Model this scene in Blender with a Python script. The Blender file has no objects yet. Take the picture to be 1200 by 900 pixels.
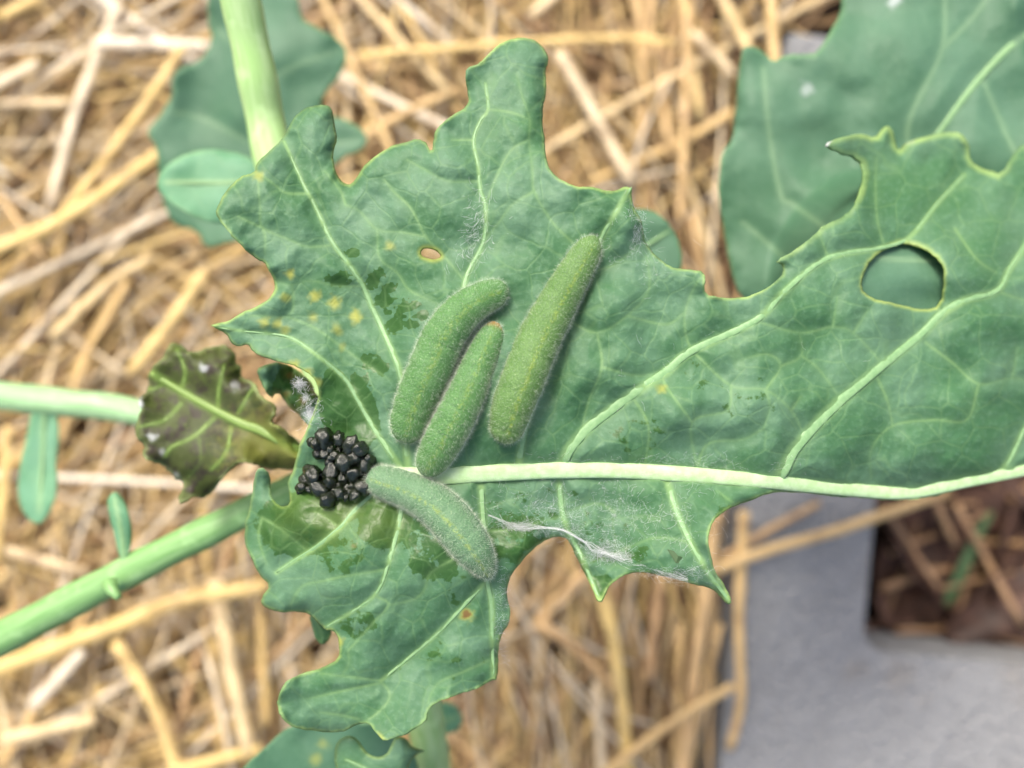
import bpy, bmesh, math, random
import numpy as np
from mathutils import noise as mnoise
from mathutils import Vector, Matrix
from mathutils.geometry import delaunay_2d_cdt

# ------------------------------------------------------------------ camera, sky, sun, exposure
S = bpy.context.scene
COL = S.collection
CAM_Z = 0.275            # camera height over the soil, looking straight down
F = 979.0                # focal length in photo pixels (1200 wide)
cam = bpy.data.cameras.new('camera')
cam.sensor_width = 36.0
cam.lens = 36.0 * F / 1200.0
cam.clip_start = 0.002
cam.clip_end = 200.0
cam.dof.use_dof = True
cam.dof.focus_distance = 0.1008
cam.dof.aperture_fstop = 10.2
cam_o = bpy.data.objects.new('camera', cam)
cam_o.location = (0, 0, CAM_Z)
COL.objects.link(cam_o)
S.camera = cam_o

SUN_EL, SUN_AZ = math.radians(52), math.radians(-24)
world = bpy.data.worlds.new('World')
S.world = world
world.use_nodes = True
wn = world.node_tree
sky = wn.nodes.new('ShaderNodeTexSky')
sky.sky_type = 'NISHITA'
sky.sun_disc = False
sky.sun_elevation = SUN_EL
sky.sun_rotation = SUN_AZ
sky.air_density = 1.0
sky.dust_density = 6.0
sky.ozone_density = 0.6
bg = wn.nodes['Background']
bg.inputs['Strength'].default_value = 0.15
wn.links.new(sky.outputs['Color'], bg.inputs['Color'])

sun = bpy.data.lights.new('sun', 'SUN')
sun.energy = 2.0
sun.angle = math.radians(17)
sun.color = (1.0, 0.95, 0.86)
sun_o = bpy.data.objects.new('sun', sun)
d = Vector((math.sin(SUN_AZ) * math.cos(SUN_EL), math.cos(SUN_AZ) * math.cos(SUN_EL), math.sin(SUN_EL)))
sun_o.rotation_euler = d.to_track_quat('Z', 'Y').to_euler()
sun_o.location = (0, 0, 3)
COL.objects.link(sun_o)

S.view_settings.view_transform = 'Standard'
S.view_settings.look = 'None'
S.view_settings.gamma = 1.0
S.view_settings.use_curve_mapping = False
S.view_settings.exposure = 0.90
S.render.engine = 'CYCLES'

# ------------------------------------------------------------------ helpers
def P(px, py, z):
    """photo pixel + height of the thing it belongs to -> point"""
    k = (CAM_Z - z) / F
    return Vector(((px - 600.0) * k, (450.0 - py) * k, z))

def mm(px, z):
    return px * (CAM_Z - z) / F

def _hash(ix, iy, seed):
    v = np.sin(ix * 127.1 + iy * 311.7 + seed * 74.7) * 43758.5453
    return v - np.floor(v)

def noise2(x, y, seed=0):
    x = np.asarray(x, float); y = np.asarray(y, float)
    ix = np.floor(x); iy = np.floor(y)
    fx = x - ix; fy = y - iy
    fx = fx * fx * fx * (fx * (fx * 6 - 15) + 10); fy = fy * fy * fy * (fy * (fy * 6 - 15) + 10)
    a = _hash(ix, iy, seed); b = _hash(ix + 1, iy, seed)
    c = _hash(ix, iy + 1, seed); e = _hash(ix + 1, iy + 1, seed)
    return ((a * (1 - fx) + b * fx) * (1 - fy) + (c * (1 - fx) + e * fx) * fy) * 2 - 1

def fbm(x, y, seed=0, n=3):
    r = 0; a = 1.0; t = 0
    for i in range(n):
        r = r + a * noise2(np.asarray(x) * 2 ** i, np.asarray(y) * 2 ** i, seed + 13 * i); t += a; a *= .5
    return r / t

def sstep(a, b, x):
    t = np.clip((x - a) / (b - a), 0, 1)
    return t * t * (3 - 2 * t)

def resample(pts, step, closed=False):
    pts = [np.array(p, float) for p in pts]
    if closed: pts = pts + [pts[0]]
    out = []
    for a, b in zip(pts[:-1], pts[1:]):
        n = max(1, int(round(np.linalg.norm(b - a) / step)))
        for i in range(n): out.append(a + (b - a) * i / n)
    if not closed: out.append(pts[-1])
    return np.array(out)

def smooth_line(pts, step, n=3):
    """Catmull-Rom through the points, resampled"""
    p = np.array(pts, float)
    if len(p) == 2: return resample(p, step)
    e = np.vstack([2 * p[0] - p[1], p, 2 * p[-1] - p[-2]])
    out = []
    for i in range(1, len(e) - 2):
        for t in np.linspace(0, 1, 12, endpoint=False):
            t2 = t * t; t3 = t2 * t
            out.append(.5 * (2 * e[i] + (e[i + 1] - e[i - 1]) * t + (2 * e[i - 1] - 5 * e[i] + 4 * e[i + 1] - e[i + 2]) * t2 + (3 * e[i] - e[i - 1] - 3 * e[i + 1] + e[i + 2]) * t3))
    out.append(p[-1])
    out = np.array(out)
    s = np.r_[0, np.cumsum(np.linalg.norm(np.diff(out[:, :2], axis=0), axis=1))]
    m = max(3, int(s[-1] / step) + 1)
    q = np.linspace(0, s[-1], m)
    return np.stack([np.interp(q, s, out[:, k]) for k in range(out.shape[1])], 1)

def chaikin(p):
    q = np.roll(p, -1, 0)
    return np.stack([p * .75 + q * .25, p * .25 + q * .75], 1).reshape(-1, 2)

def inside(poly, x, y):
    r = np.zeros(len(x), bool)
    n = len(poly)
    for i in range(n):
        x0, y0 = poly[i]; x1, y1 = poly[(i + 1) % n]
        if y0 == y1: continue
        c = (y0 > y) != (y1 > y)
        r ^= c & (x < (x1 - x0) * (y - y0) / (y1 - y0) + x0)
    return r

def seg_dist(x, y, line, closed=False):
    """distance to a polyline and the position along it (0..1)"""
    best = np.full(len(x), 1e9); tpos = np.zeros(len(x))
    n = len(line)
    m = n if closed else n - 1
    if closed:
        from mathutils.kdtree import KDTree
        kd = KDTree(n)
        for i, p in enumerate(line): kd.insert((p[0], p[1], 0), i)
        kd.balance()
        return np.array([kd.find((a, b, 0))[2] for a, b in zip(x, y)]), tpos
    lx0, ly0 = line.min(0) - 70; lx1, ly1 = line.max(0) + 70
    sel = np.nonzero((x > lx0) & (x < lx1) & (y > ly0) & (y < ly1))[0]
    if len(sel) < len(x):
        if len(sel): best[sel], tpos[sel] = seg_dist(x[sel], y[sel], line)
        return best, tpos
    for i in range(m):
        a = line[i]; b = line[(i + 1) % n]
        d = b - a; L = d @ d
        if L == 0: continue
        t = np.clip(((x - a[0]) * d[0] + (y - a[1]) * d[1]) / L, 0, 1)
        ds = np.hypot(x - a[0] - t * d[0], y - a[1] - t * d[1])
        k = ds < best
        best[k] = ds[k]; tpos[k] = (i + t[k]) / m
    return best, tpos

def mesh_obj(name, verts, faces, mat=None, parent=None, smooth=True):
    me = bpy.data.meshes.new(name)
    me.from_pydata([tuple(v) for v in verts], [], faces)
    me.update()
    if smooth:
        me.polygons.foreach_set('use_smooth', [True] * len(me.polygons))
    o = bpy.data.objects.new(name, me)
    COL.objects.link(o)
    if mat: me.materials.append(mat)
    if parent: o.parent = parent
    return o

def attr(o, name, vals):
    a = o.data.attributes.new(name, 'FLOAT', 'POINT')
    a.data.foreach_set('value', np.asarray(vals, np.float32))

def uvmap(o, uv):
    me = o.data
    l = me.uv_layers.new(name='UVMap')
    vi = np.empty(len(me.loops), np.int32)
    me.loops.foreach_get('vertex_index', vi)
    l.data.foreach_set('uv', np.asarray(uv, np.float32)[vi].ravel())

def tag(o, label=None, cat=None, group=None, kind=None):
    if label: o['label'] = label
    if cat: o['category'] = cat
    if group: o['group'] = group
    if kind: o['kind'] = kind
    return o

def empty(name, loc=(0, 0, 0)):
    o = bpy.data.objects.new(name, None)
    o.empty_display_size = .01
    o.location = loc
    COL.objects.link(o)
    return o

def keep_parent(o, root):
    o.parent = root
    o.matrix_parent_inverse = Matrix.Translation(-Vector(root.location))

def tube_data(pts, rad, sides=12, flat=1.0, cap=True, up=Vector((0, 0, 1)), half=False):
    """sweep an ellipse along world points; rad per point. returns verts, faces, uv"""
    n = len(pts)
    V = []; UV = []; Fc = []
    s = 0
    for i in range(n):
        a = pts[max(i - 1, 0)]; b = pts[min(i + 1, n - 1)]
        t = (b - a).normalized()
        u = up if abs(t.dot(up)) < .95 else Vector((1, 0, 0))
        side = t.cross(u).normalized()
        nn = side.cross(t).normalized()
        if i: s += (pts[i] - pts[i - 1]).length
        for k in range(sides):
            an = 2 * math.pi * k / sides
            V.append(pts[i] + side * math.cos(an) * rad[i] + nn * math.sin(an) * rad[i] * flat)
            UV.append((k / sides, s * 100))
    for i in range(n - 1):
        for k in range(sides):
            k2 = (k + 1) % sides
            Fc.append((i * sides + k, i * sides + k2, (i + 1) * sides + k2, (i + 1) * sides + k))
    if cap:
        Fc.append(tuple(range(sides - 1, -1, -1)))
        Fc.append(tuple((n - 1) * sides + k for k in range(sides)))
    return V, Fc, UV

# ------------------------------------------------------------------ node helper
class NT:
    def __init__(s, name):
        s.m = bpy.data.materials.new(name)
        s.m.use_nodes = True
        s.t = s.m.node_tree
        s.t.nodes.clear()
    def n(s, typ, **kw):
        nd = s.t.nodes.new(typ)
        for k, v in kw.items():
            if k.startswith('i_'):
                nd.inputs[k[2:]].default_value = v
            else: setattr(nd, k, v)
        return nd
    def l(s, a, b): s.t.links.new(a, b)
    def val(s, x, sock):
        if hasattr(x, 'is_linked') or isinstance(x, bpy.types.NodeSocket): s.l(x, sock)
        else: sock.default_value = x
    def math(s, op, a, b=0.0, c=0.0, clamp=False):
        nd = s.n('ShaderNodeMath', operation=op, use_clamp=clamp)
        s.val(a, nd.inputs[0]); s.val(b, nd.inputs[1])
        if op in ('MULTIPLY_ADD', 'SMOOTH_MIN'): s.val(c, nd.inputs[2])
        return nd.outputs[0]
    def ramp(s, x, a, b, o0=0.0, o1=1.0):
        nd = s.n('ShaderNodeMapRange', interpolation_type='SMOOTHSTEP')
        s.val(x, nd.inputs[0]); s.val(a, nd.inputs[1]); s.val(b, nd.inputs[2]); s.val(o0, nd.inputs[3]); s.val(o1, nd.inputs[4])
        return nd.outputs[0]
    def mix(s, f, a, b):
        nd = s.n('ShaderNodeMix', data_type='RGBA')
        s.val(f, nd.inputs[0])
        for x, k in ((a, 6), (b, 7)):
            if isinstance(x, tuple): nd.inputs[k].default_value = (*x, 1)
            else: s.l(x, nd.inputs[k])
        return nd.outputs[2]
    def noise(s, vec, scale, detail=3.0, rough=.5, out=0):
        nd = s.n('ShaderNodeTexNoise')
        nd.inputs['Scale'].default_value = scale; nd.inputs['Detail'].default_value = detail; nd.inputs['Roughness'].default_value = rough
        if vec is not None: s.l(vec, nd.inputs['Vector'])
        return nd.outputs[out]
    def voro(s, vec, scale, feature='F1', out='Distance'):
        nd = s.n('ShaderNodeTexVoronoi', feature=feature)
        nd.inputs['Scale'].default_value = scale
        s.l(vec, nd.inputs['Vector'])
        return nd.outputs[out]
    def attr(s, name):
        return s.n('ShaderNodeAttribute', attribute_name=name).outputs['Fac']
    def vadd(s, a, b, k):
        sc = s.n('ShaderNodeVectorMath', operation='SCALE'); s.l(b, sc.inputs[0]); sc.inputs['Scale'].default_value = k
        ad = s.n('ShaderNodeVectorMath', operation='ADD'); s.l(a, ad.inputs[0]); s.l(sc.outputs[0], ad.inputs[1])
        return ad.outputs[0]
    def bump(s, h, strength, dist):
        nd = s.n('ShaderNodeBump'); nd.inputs['Strength'].default_value = strength; nd.inputs['Distance'].default_value = dist
        s.l(h, nd.inputs['Height'])
        return nd.outputs[0]
    def finish(s, col, rough=.5, spec=.4, normal=None, trans=0.0, tcol=None, coat=0.0):
        b = s.n('ShaderNodeBsdfPrincipled')
        if isinstance(col, tuple): b.inputs['Base Color'].default_value = (*col, 1)
        else: s.l(col, b.inputs['Base Color'])
        s.val(rough, b.inputs['Roughness'])
        s.val(spec, b.inputs['Specular IOR Level'])
        b.inputs['Coat Weight'].default_value = coat
        b.inputs['Coat Roughness'].default_value = .15
        if normal: s.l(normal, b.inputs['Normal'])
        o = s.n('ShaderNodeOutputMaterial')
        if trans:
            t = s.n('ShaderNodeBsdfTranslucent')
            if tcol is None: tcol = col
            if isinstance(tcol, tuple): t.inputs['Color'].default_value = (*tcol, 1)
            else: s.l(tcol, t.inputs['Color'])
            mx = s.n('ShaderNodeMixShader'); mx.inputs[0].default_value = trans
            s.l(b.outputs[0], mx.inputs[1]); s.l(t.outputs[0], mx.inputs[2])
            s.l(mx.outputs[0], o.inputs['Surface'])
        else:
            s.l(b.outputs[0], o.inputs['Surface'])
        return s.m
    def uv(s): return s.n('ShaderNodeUVMap', uv_map='UVMap').outputs[0]
    def obj(s): return s.n('ShaderNodeTexCoord').outputs['Object']

# ------------------------------------------------------------------ materials
def leaf_material(name, base, pale, bare, vein, edge, retic=.3, trans=.36, detail=1.0, blotch=None):
    m = NT(name)
    uv = m.uv()
    nz = m.noise(uv, 2.2, 2, out=1)
    uvd = m.vadd(uv, nz, .18)
    n1 = m.noise(uv, 1.1, 4, .55)
    n2 = m.noise(uv, 16, 3, .6)
    n3 = m.noise(uv, 60, 2, .6)
    n4 = m.noise(uv, 5.0, 5, .65)
    v1 = m.ramp(m.voro(uvd, 2.3, 'DISTANCE_TO_EDGE'), 0.0, .05, 1, 0)
    v2 = m.ramp(m.voro(uvd, 6.5, 'DISTANCE_TO_EDGE'), 0.0, .09, 1, 0)
    col = m.mix(m.ramp(n1, .35, .68), base, pale)
    col = m.mix(m.math('MULTIPLY', m.ramp(n4, .38, .72), .14), col, tuple(c * .72 for c in base))
    col = m.mix(m.math('MULTIPLY', m.ramp(n2, .45, .8), .35 * detail), col, tuple(min(1, c * 1.35 + .03) for c in pale))
    if blotch: col = m.mix(m.ramp(n4, .46, .62), col, blotch)
    b0 = m.attr('bare')
    bb = m.math('ADD', b0, m.math('MULTIPLY', m.math('SUBTRACT', n4, .5), 1.3))
    bmask = m.math('MULTIPLY', m.ramp(bb, .47, .55), m.ramp(b0, .05, .3))
    col = m.mix(m.math('MULTIPLY', bmask, .88), col, bare)
    r = m.math('MAXIMUM', m.math('MULTIPLY', v1, retic), m.math('MULTIPLY', v2, retic * .38))
    vmask = m.math('MAXIMUM', m.attr('vein'), r, clamp=True)
    col = m.mix(vmask, col, vein)
    col = m.mix(m.attr('edge'), col, edge)
    col = m.mix(m.attr('yellow'), col, (.42, .44, .09))
    col = m.mix(m.attr('brown'), col, (.16, .075, .03))
    col = m.mix(m.attr('white'), col, (.62, .66, .68))
    h = m.math('ADD', m.math('MULTIPLY', n2, .6), m.math('MULTIPLY', r, -1.2))
    h = m.math('ADD', h, m.math('MULTIPLY', n3, .22))
    nrm = m.bump(h, .55 * detail, .00022)
    rough = m.math('SUBTRACT', .56, m.math('MULTIPLY', bmask, .2))
    tc = m.mix(.45, col, (.24, .40, .05))
    return m.finish(col, rough, .38, nrm, trans, tc)

M = {}
M['leaf'] = leaf_material('glaucous_leaf', (.067, .184, .079), (.132, .262, .156), (.036, .110, .019), (.26, .44, .17), (.44, .62, .19), .19)
M['leaf_far'] = leaf_material('blurred_leaf', (.066, .168, .092), (.098, .212, .130), (.05, .13, .03), (.20, .34, .19), (.20, .38, .17), .08, .3, .6)
M['leaf_small'] = leaf_material('small_leaf', (.11, .29, .15), (.15, .34, .21), (.05, .13, .03), (.32, .48, .24), (.30, .52, .26), .08, .25, .5)
M['leaf_brown'] = leaf_material('withering_leaf', (.046, .056, .018), (.070, .092, .020), (.07, .05, .02), (.15, .25, .05), (.36, .44, .18), .10, .34, .8, (.040, .028, .022))

m = NT('pale_midrib')
uv = m.obj()
n = m.noise(uv, 900, 3)
n_ = m.noise(uv, 5000, 2)
M['midrib'] = m.finish(m.mix(m.ramp(n, .3, .7), (.38, .57, .27), (.47, .65, .37)), .42, .45, m.bump(m.math('ADD', n, n_), .3, .0002), .12)
m = NT('side_vein')
uv = m.obj()
n = m.noise(uv, 1400, 3)
M['vein'] = m.finish(m.mix(m.ramp(n, .3, .7), (.18, .335, .145), (.23, .39, .185)), .5, .4, m.bump(n, .3, .0001), .12)

def stem_mat(name, a, b):
    m = NT(name)
    uv = m.uv()
    mp = m.n('ShaderNodeMapping'); mp.inputs['Scale'].default_value = (9, .35, 1)
    m.l(uv, mp.inputs[0])
    n = m.noise(mp.outputs[0], 3, 4)
    n2 = m.noise(m.obj(), 350, 4)
    c = m.mix(m.ramp(n, .3, .7), a, b)
    c = m.mix(m.math('MULTIPLY', m.ramp(n2, .5, .75), .5), c, tuple(min(1, x * 1.2 + .06) for x in b))
    return m.finish(c, .45, .45, m.bump(n, .25, .0004), .08)
M['stem'] = stem_mat('branch_skin', (.15, .32, .10), (.23, .41, .16))
M['stem_pale'] = stem_mat('stem_skin', (.32, .54, .18), (.45, .64, .29))
M['stem_blue'] = stem_mat('left_branch_skin', (.23, .42, .19), (.33, .51, .28))

def cat_mat(name, c0, c1, cdark, fuzz):
    m = NT(name)
    ob = m.obj()
    n1 = m.noise(ob, 420, 3)
    d1 = m.voro(ob, 3600)
    d2 = m.voro(ob, 2300)
    col = m.mix(m.ramp(n1, .3, .7), c0, c1)
    col = m.mix(m.math('MULTIPLY', m.ramp(d1, .2, .6), .35), col, cdark)
    col = m.mix(m.math('MULTIPLY', m.attr('side'), .22), col, fuzz)
    col = m.mix(m.math('MULTIPLY', m.ramp(m.noise(ob, 2600, 2), .40, .62), m.math('MULTIPLY', m.attr('stripe'), .42)), col, (.36, .42, .03))
    col = m.mix(m.ramp(d2, .08, .17, .55, 0), col, (.52, .62, .36))
    col = m.mix(m.attr('tipcol'), col, (.38, .20, .06))
    h = m.math('ADD', m.math('MULTIPLY', d1, -1.0), m.math('MULTIPLY', n1, .3))
    return m.finish(col, .6, .3, m.bump(h, .5, .00015), .10, (.2, .35, .05))
M['cat_green'] = cat_mat('caterpillar_green', (.080, .196, .056), (.108, .240, .080), (.040, .112, .032), (.26, .36, .22))
M['cat_yellow'] = cat_mat('caterpillar_yellow_green', (.096, .194, .052), (.128, .236, .074), (.048, .112, .026), (.28, .36, .20))
M['cat_grey'] = cat_mat('caterpillar_grey_green', (.104, .208, .104), (.138, .250, .134), (.060, .135, .066), (.28, .38, .28))
m = NT('caterpillar_hair')
M['hair'] = m.finish((.66, .74, .60), .5, .3, None, .35)
m = NT('silk')
M['silk'] = m.finish((.93, .94, .94), .4, .5, None, .25)
m = NT('wet_frass')
ob = m.obj()
n = m.noise(ob, 900, 3); n2 = m.noise(ob, 3200, 2)
M['frass'] = m.finish(m.mix(m.ramp(n, .45, .75), (.003, .004, .002), (.022, .042, .010)), .09, .7, m.bump(m.math('ADD', n, m.math('MULTIPLY', n2, .35)), .3, .00025), 0, None, 0)

def straw_mat():
    m = NT('straw')
    uv = m.uv()
    mp = m.n('ShaderNodeMapping'); mp.inputs['Scale'].default_value = (14, .5, 1)
    m.l(uv, mp.inputs[0])
    n = m.noise(mp.outputs[0], 2.2, 4)
    n2 = m.noise(m.obj(), 110, 3)
    tone = m.attr('tone')
    cr = m.n('ShaderNodeValToRGB')
    m.l(tone, cr.inputs[0])
    e = cr.color_ramp.elements
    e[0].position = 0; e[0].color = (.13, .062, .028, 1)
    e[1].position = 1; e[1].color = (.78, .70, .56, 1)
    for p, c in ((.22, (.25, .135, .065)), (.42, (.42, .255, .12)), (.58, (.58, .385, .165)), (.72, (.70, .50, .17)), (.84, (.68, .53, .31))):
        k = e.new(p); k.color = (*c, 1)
    c = m.mix(m.ramp(n, .3, .75, 0, .32), cr.outputs[0], (.60, .47, .29))
    c = m.mix(m.ramp(n2, .48, .75, 0, .55), c, (.17, .085, .04))
    return m.finish(c, .42, .45, m.bump(n, .4, .0005), .10)
M['straw'] = straw_mat()

m = NT('soil')
ob = m.obj()
n = m.noise(ob, 60, 6, .65); n2 = m.noise(ob, 400, 4)
M['soil'] = m.finish(m.mix(m.ramp(n, .3, .7), (.020, .013, .010), (.065, .042, .028)), .9, .2, m.bump(m.math('ADD', n, m.math('MULTIPLY', n2, .4)), .9, .006))
m = NT('concrete')
ob = m.obj()
n = m.noise(ob, 45, 6, .7); n2 = m.noise(ob, 320, 4, .7); v = m.voro(ob, 420)
c = m.mix(m.ramp(n, .3, .7), (.200, .203, .206), (.226, .229, .231))
c = m.mix(m.ramp(n2, .45, .75, 0, .5), c, (.29, .295, .30))
c = m.mix(m.ramp(v, .0, .3, .55, 0), c, (.08, .08, .085))
c = m.mix(m.ramp(m.noise(ob, 70, 3), .55, .72, 0, .45), c, (.19, .17, .145))
M['concrete'] = m.finish(c, .85, .25, m.bump(m.math('ADD', n2, v), .8, .0016))
m = NT('dry_leaf')
ob = m.obj()
n = m.noise(ob, 90, 4)
M['dry'] = m.finish(m.mix(m.ramp(n, .3, .7), (.034, .020, .015), (.098, .052, .036)), .6, .3, m.bump(n, .4, .001), .15)
m = NT('grass_blade')
ob = m.obj()
n = m.noise(ob, 200, 3)
M['grass'] = m.finish(m.mix(n, (.045, .095, .035), (.08, .14, .06)), .5, .35, None, .2)

# ------------------------------------------------------------------ setting: soil and concrete block
g = mesh_obj('ground', [(-15, -15, 0), (15, -15, 0), (15, 15, 0), (-15, 15, 0)], [(0, 1, 2, 3)], M['soil'])
tag(g, kind='structure')

BLK_Z = .035
BA = math.radians(5.2)
def blk(u, v):                      # block plane px (u right, v down) about its visible corner, returns photo px
    return (867 + u * math.cos(BA) - v * math.sin(BA), 650 + u * math.sin(BA) + v * math.cos(BA))
KPX = (CAM_Z - BLK_Z) / F           # metres per photo px on the block top
def rrect(u0, v0, u1, v1, r, n=6):
    pts = []
    for cx, cy, a0 in ((u1 - r, v1 - r, 0), (u0 + r, v1 - r, 90), (u0 + r, v0 + r, 180), (u1 - r, v0 + r, 270)):
        for i in range(n + 1):
            a = math.radians(a0 + 90 * i / n)
            pts.append((cx + r * math.cos(a), cy + r * math.sin(a)))
    return pts
BW, BL = .19 / KPX, .39 / KPX
SH = 153                            # shell thickness
corel = .137 / KPX
V0 = 98 - corel - SH                # the web below the visible hollow is the centre web
V1 = V0 + BL
outer = rrect(0, V0, BW, V1, 8, 3)
core1 = rrect(SH, 98 - corel, BW - SH, 98, 26)
core2 = rrect(SH, 98 + 166, BW - SH, V1 - SH, 26)
def build_block():
    loops = [outer, core1, core2]
    pts = []; edges = []
    for lp in loops:
        b = len(pts)
        pts += [Vector(p) for p in lp]
        edges += [(b + i, b + (i + 1) % len(lp)) for i in range(len(lp))]
    v, e, f, *_ = delaunay_2d_cdt(pts, edges, [], 0, 1e-5)
    v = [(p.x, p.y) for p in v]
    keep = []
    arr = np.array(v)
    for t in f:
        c = arr[list(t)].mean(0)
        x = np.array([c[0]]); y = np.array([c[1]])
        if inside(outer, x, y)[0] and not inside(core1, x, y)[0] and not inside(core2, x, y)[0]: keep.append(t)
    bm = bmesh.new()
    bv = []
    for (u, w) in v:
        px, py = blk(u, w)
        bv.append(bm.verts.new(P(px, py, BLK_Z)))
    for t in keep:
        try: bm.faces.new([bv[i] for i in t])
        except ValueError: pass
    bmesh.ops.recalc_face_normals(bm, faces=bm.faces)
    r = bmesh.ops.extrude_face_region(bm, geom=list(bm.faces))
    for x in r['geom']:
        if isinstance(x, bmesh.types.BMVert): x.co.z -= .19
    bmesh.ops.recalc_face_normals(bm, faces=bm.faces)
    me = bpy.data.meshes.new('concrete_block')
    bm.to_mesh(me); bm.free()
    o = bpy.data.objects.new('concrete_block', me)
    COL.objects.link(o)
    me.materials.append(M['concrete'])
    bv = o.modifiers.new('bevel', 'BEVEL'); bv.width = .0022; bv.segments = 2; bv.limit_method = 'ANGLE'; bv.angle_limit = math.radians(50)
    return o
block = build_block()
tag(block, 'rough grey hollow concrete block edging the straw-covered bed', 'concrete block')

# ------------------------------------------------------------------ straw
STRAWS = []
def straw_mesh(pts, r, tone, seed, flat=.75, sides=8, node=True):
    rnd = random.Random(seed)
    n = len(pts)
    rad = []
    nd = rnd.uniform(.2, .8)
    for i in range(n):
        t = i / (n - 1)
        k = 1 - .18 * t
        if node: k *= 1 + .28 * math.exp(-((t - nd) / .02) ** 2)
        rad.append(r * k)
    return tube_data(pts, rad, sides, flat)

def straw_obj(pts, r, tone, seed, flat=.75):
    V, Fc, UV = straw_mesh(pts, r, tone, seed, flat)
    base = pts[0].copy()
    o = mesh_obj('straw_stalk', [v - base for v in V], Fc, M['straw'])
    o.location = base
    attr(o, 'tone', [tone] * len(V)); uvmap(o, [(u + seed * .37 % 5, v) for u, v in UV])
    return o

# hand placed stalks: photo px path, width px, tone, height, label
ZT = .036
hand = [
 ([(140, 5), (92, 121), (57, 245)], 16, .93, .036, 'bleached grey-white straw stalk slanting across paler straw'),
 ([(110, 50), (180, 52), (250, 54)], 17, .97, .040, 'whitish straw stalk with frayed end touching a kale leaf'),
 ([(214, 55), (176, 114), (110, 205), (48, 285)], 15, .70, .041, 'long yellow straw stalk slanting beside the kale stem'),
 ([(-40, 305), (73, 257), (192, 176)], 20, .70, .043, 'thick bright golden straw stalk ending near the rounded kale leaf'),
 ([(-30, 121), (88, 121)], 14, .84, .037, None),
 ([(-30, 112), (45, 74)], 18, .90, .040, None),
 ([(20, 330), (110, 290), (178, 250)], 15, .55, .034, None),
 ([(60, 395), (130, 330), (180, 300)], 14, .80, .035, None),
 ([(0, 20), (40, 0), (90, -30)], 16, .70, .036, None),
 ([(420, 66), (520, 57), (700, 45), (790, 50)], 12, .70, .040, 'long thin yellow straw stalk passing behind the tallest leaf lobe'),
 ([(655, 62), (700, 140), (742, 218)], 17, .88, .039, 'pale straw stalk pointing at the leaf tooth behind the longest caterpillar'),
 ([(806, 10), (803, 130), (797, 260)], 12, .58, .037, None),
 ([(812, 38), (862, 88)], 13, .86, .039, None),
 ([(770, 50), (786, 190)], 12, .56, .034, None),
 ([(395, 185), (450, 145), (535, 105)], 13, .60, .036, None),
 ([(902, -30), (906, 40), (912, 130)], 16, .62, .042, None),
 ([(836, -20), (860, 25), (884, 70)], 16, .78, .041, None),
 ([(620, 20), (655, -10), (700, -60)], 14, .84, .036, None),
 ([(860, 130), (800, 165), (690, 215)], 12, .62, .033, None),
 ([(700, 670), (724, 780), (742, 960)], 18, .72, .044, 'bright yellow straw stalk standing out below the silk-covered leaf edge'),
 ([(838, 600), (828, 690), (809, 828), (798, 940)], 19, .52, .043, 'orange-tan straw stalk lying in the dark gap along the block'),
 ([(872, 600), (866, 720), (868, 820), (855, 878)], 15, .60, .0400, 'tan straw stalk lying along the edge of the concrete block'),
 ([(700, 915), (780, 852), (860, 803)], 14, .60, .047, 'tan straw stalk slanting up onto the concrete block edge'),
 ([(628, 730), (670, 757), (725, 812)], 16, .50, .037, None),
 ([(684, 670), (655, 705), (625, 740)], 15, .50, .034, None),
 ([(760, 800), (772, 700), (790, 610)], 14, .42, .034, None),
 ([(826, 672), (900, 645), (980, 622), (1110, 577)], 15, .60, .0415, 'golden orange straw stalk lying across the top of the concrete block'),
 ([(845, 655), (900, 622), (960, 590)], 11, .46, .0375, None),
 ([(-40, 797), (131, 735), (204, 706), (315, 686)], 23, .70, .044, 'thick golden straw stalk running alongside the green kale branch'),
 ([(38, 828), (70, 793), (98, 762)], 18, .98, .042, 'short white straw stalk with broken ends among golden straw'),
 ([(252, 680), (271, 786), (292, 885)], 23, .82, .043, 'broad pale golden straw stalk crossing under the lower leaf lobe'),
 ([(135, 752), (181, 830), (215, 930)], 18, .74, .042, None),
 ([(0, 867), (111, 843)], 17, .82, .044, None),
 ([(200, 905), (306, 877)], 17, .72, .043, None),
 ([(304, 700), (312, 850)], 12, .66, .038, None),
 ([(344, 720), (338, 800)], 10, .50, .034, None),
 ([(-10, 640), (103, 672)], 14, .84, .036, None),
 ([(0, 900), (60, 800), (110, 700)], 13, .60, .036, None),
 ([(150, 330), (100, 420), (70, 520)], 12, .62, .035, None),
 ([(240, 320), (190, 390), (150, 440)], 18, .74, .037, None),
 ([(10, 500), (4, 580), (-6, 660)], 16, .70, .038, None),
]
def in_block(px, py, margin=10):
    dx, dy = px - 867, py - 650
    u = dx * math.cos(BA) + dy * math.sin(BA); v = -dx * math.sin(BA) + dy * math.cos(BA)
    return -margin < u < BW + margin and V0 - margin - 34 < v < V1 + margin
TONE_TXT = lambda t: 'brown' if t < .48 else 'golden' if t < .76 else 'pale bleached'
def zone(px, py):
    if px < 330:
        return 'beside the upright pale stem' if py < 330 else 'around the withered brown leaf' if py < 640 else 'below the sloping green branch'
    if py < 450: return 'left of the tallest leaf lobe' if px < 620 else 'between the tallest lobe and neighbouring leaf'
    return 'under the lower leaf lobe' if px < 600 else 'between the leaf teeth and concrete block'
def straw_tag(o, tone, label=None, px=0, py=0, wide=10):
    w = ('thin ' if wide < 8 else 'thick ' if wide > 10 else '') + TONE_TXT(tone)
    zn = zone(px, py).replace('left of', 'behind')
    tag(o, label or ('%s straw stalk in the mulch %s' % (w, zn)), 'straw', '%s straw stalks %s' % (w, zn) if not label else 'straw stalks that stand out')
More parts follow.
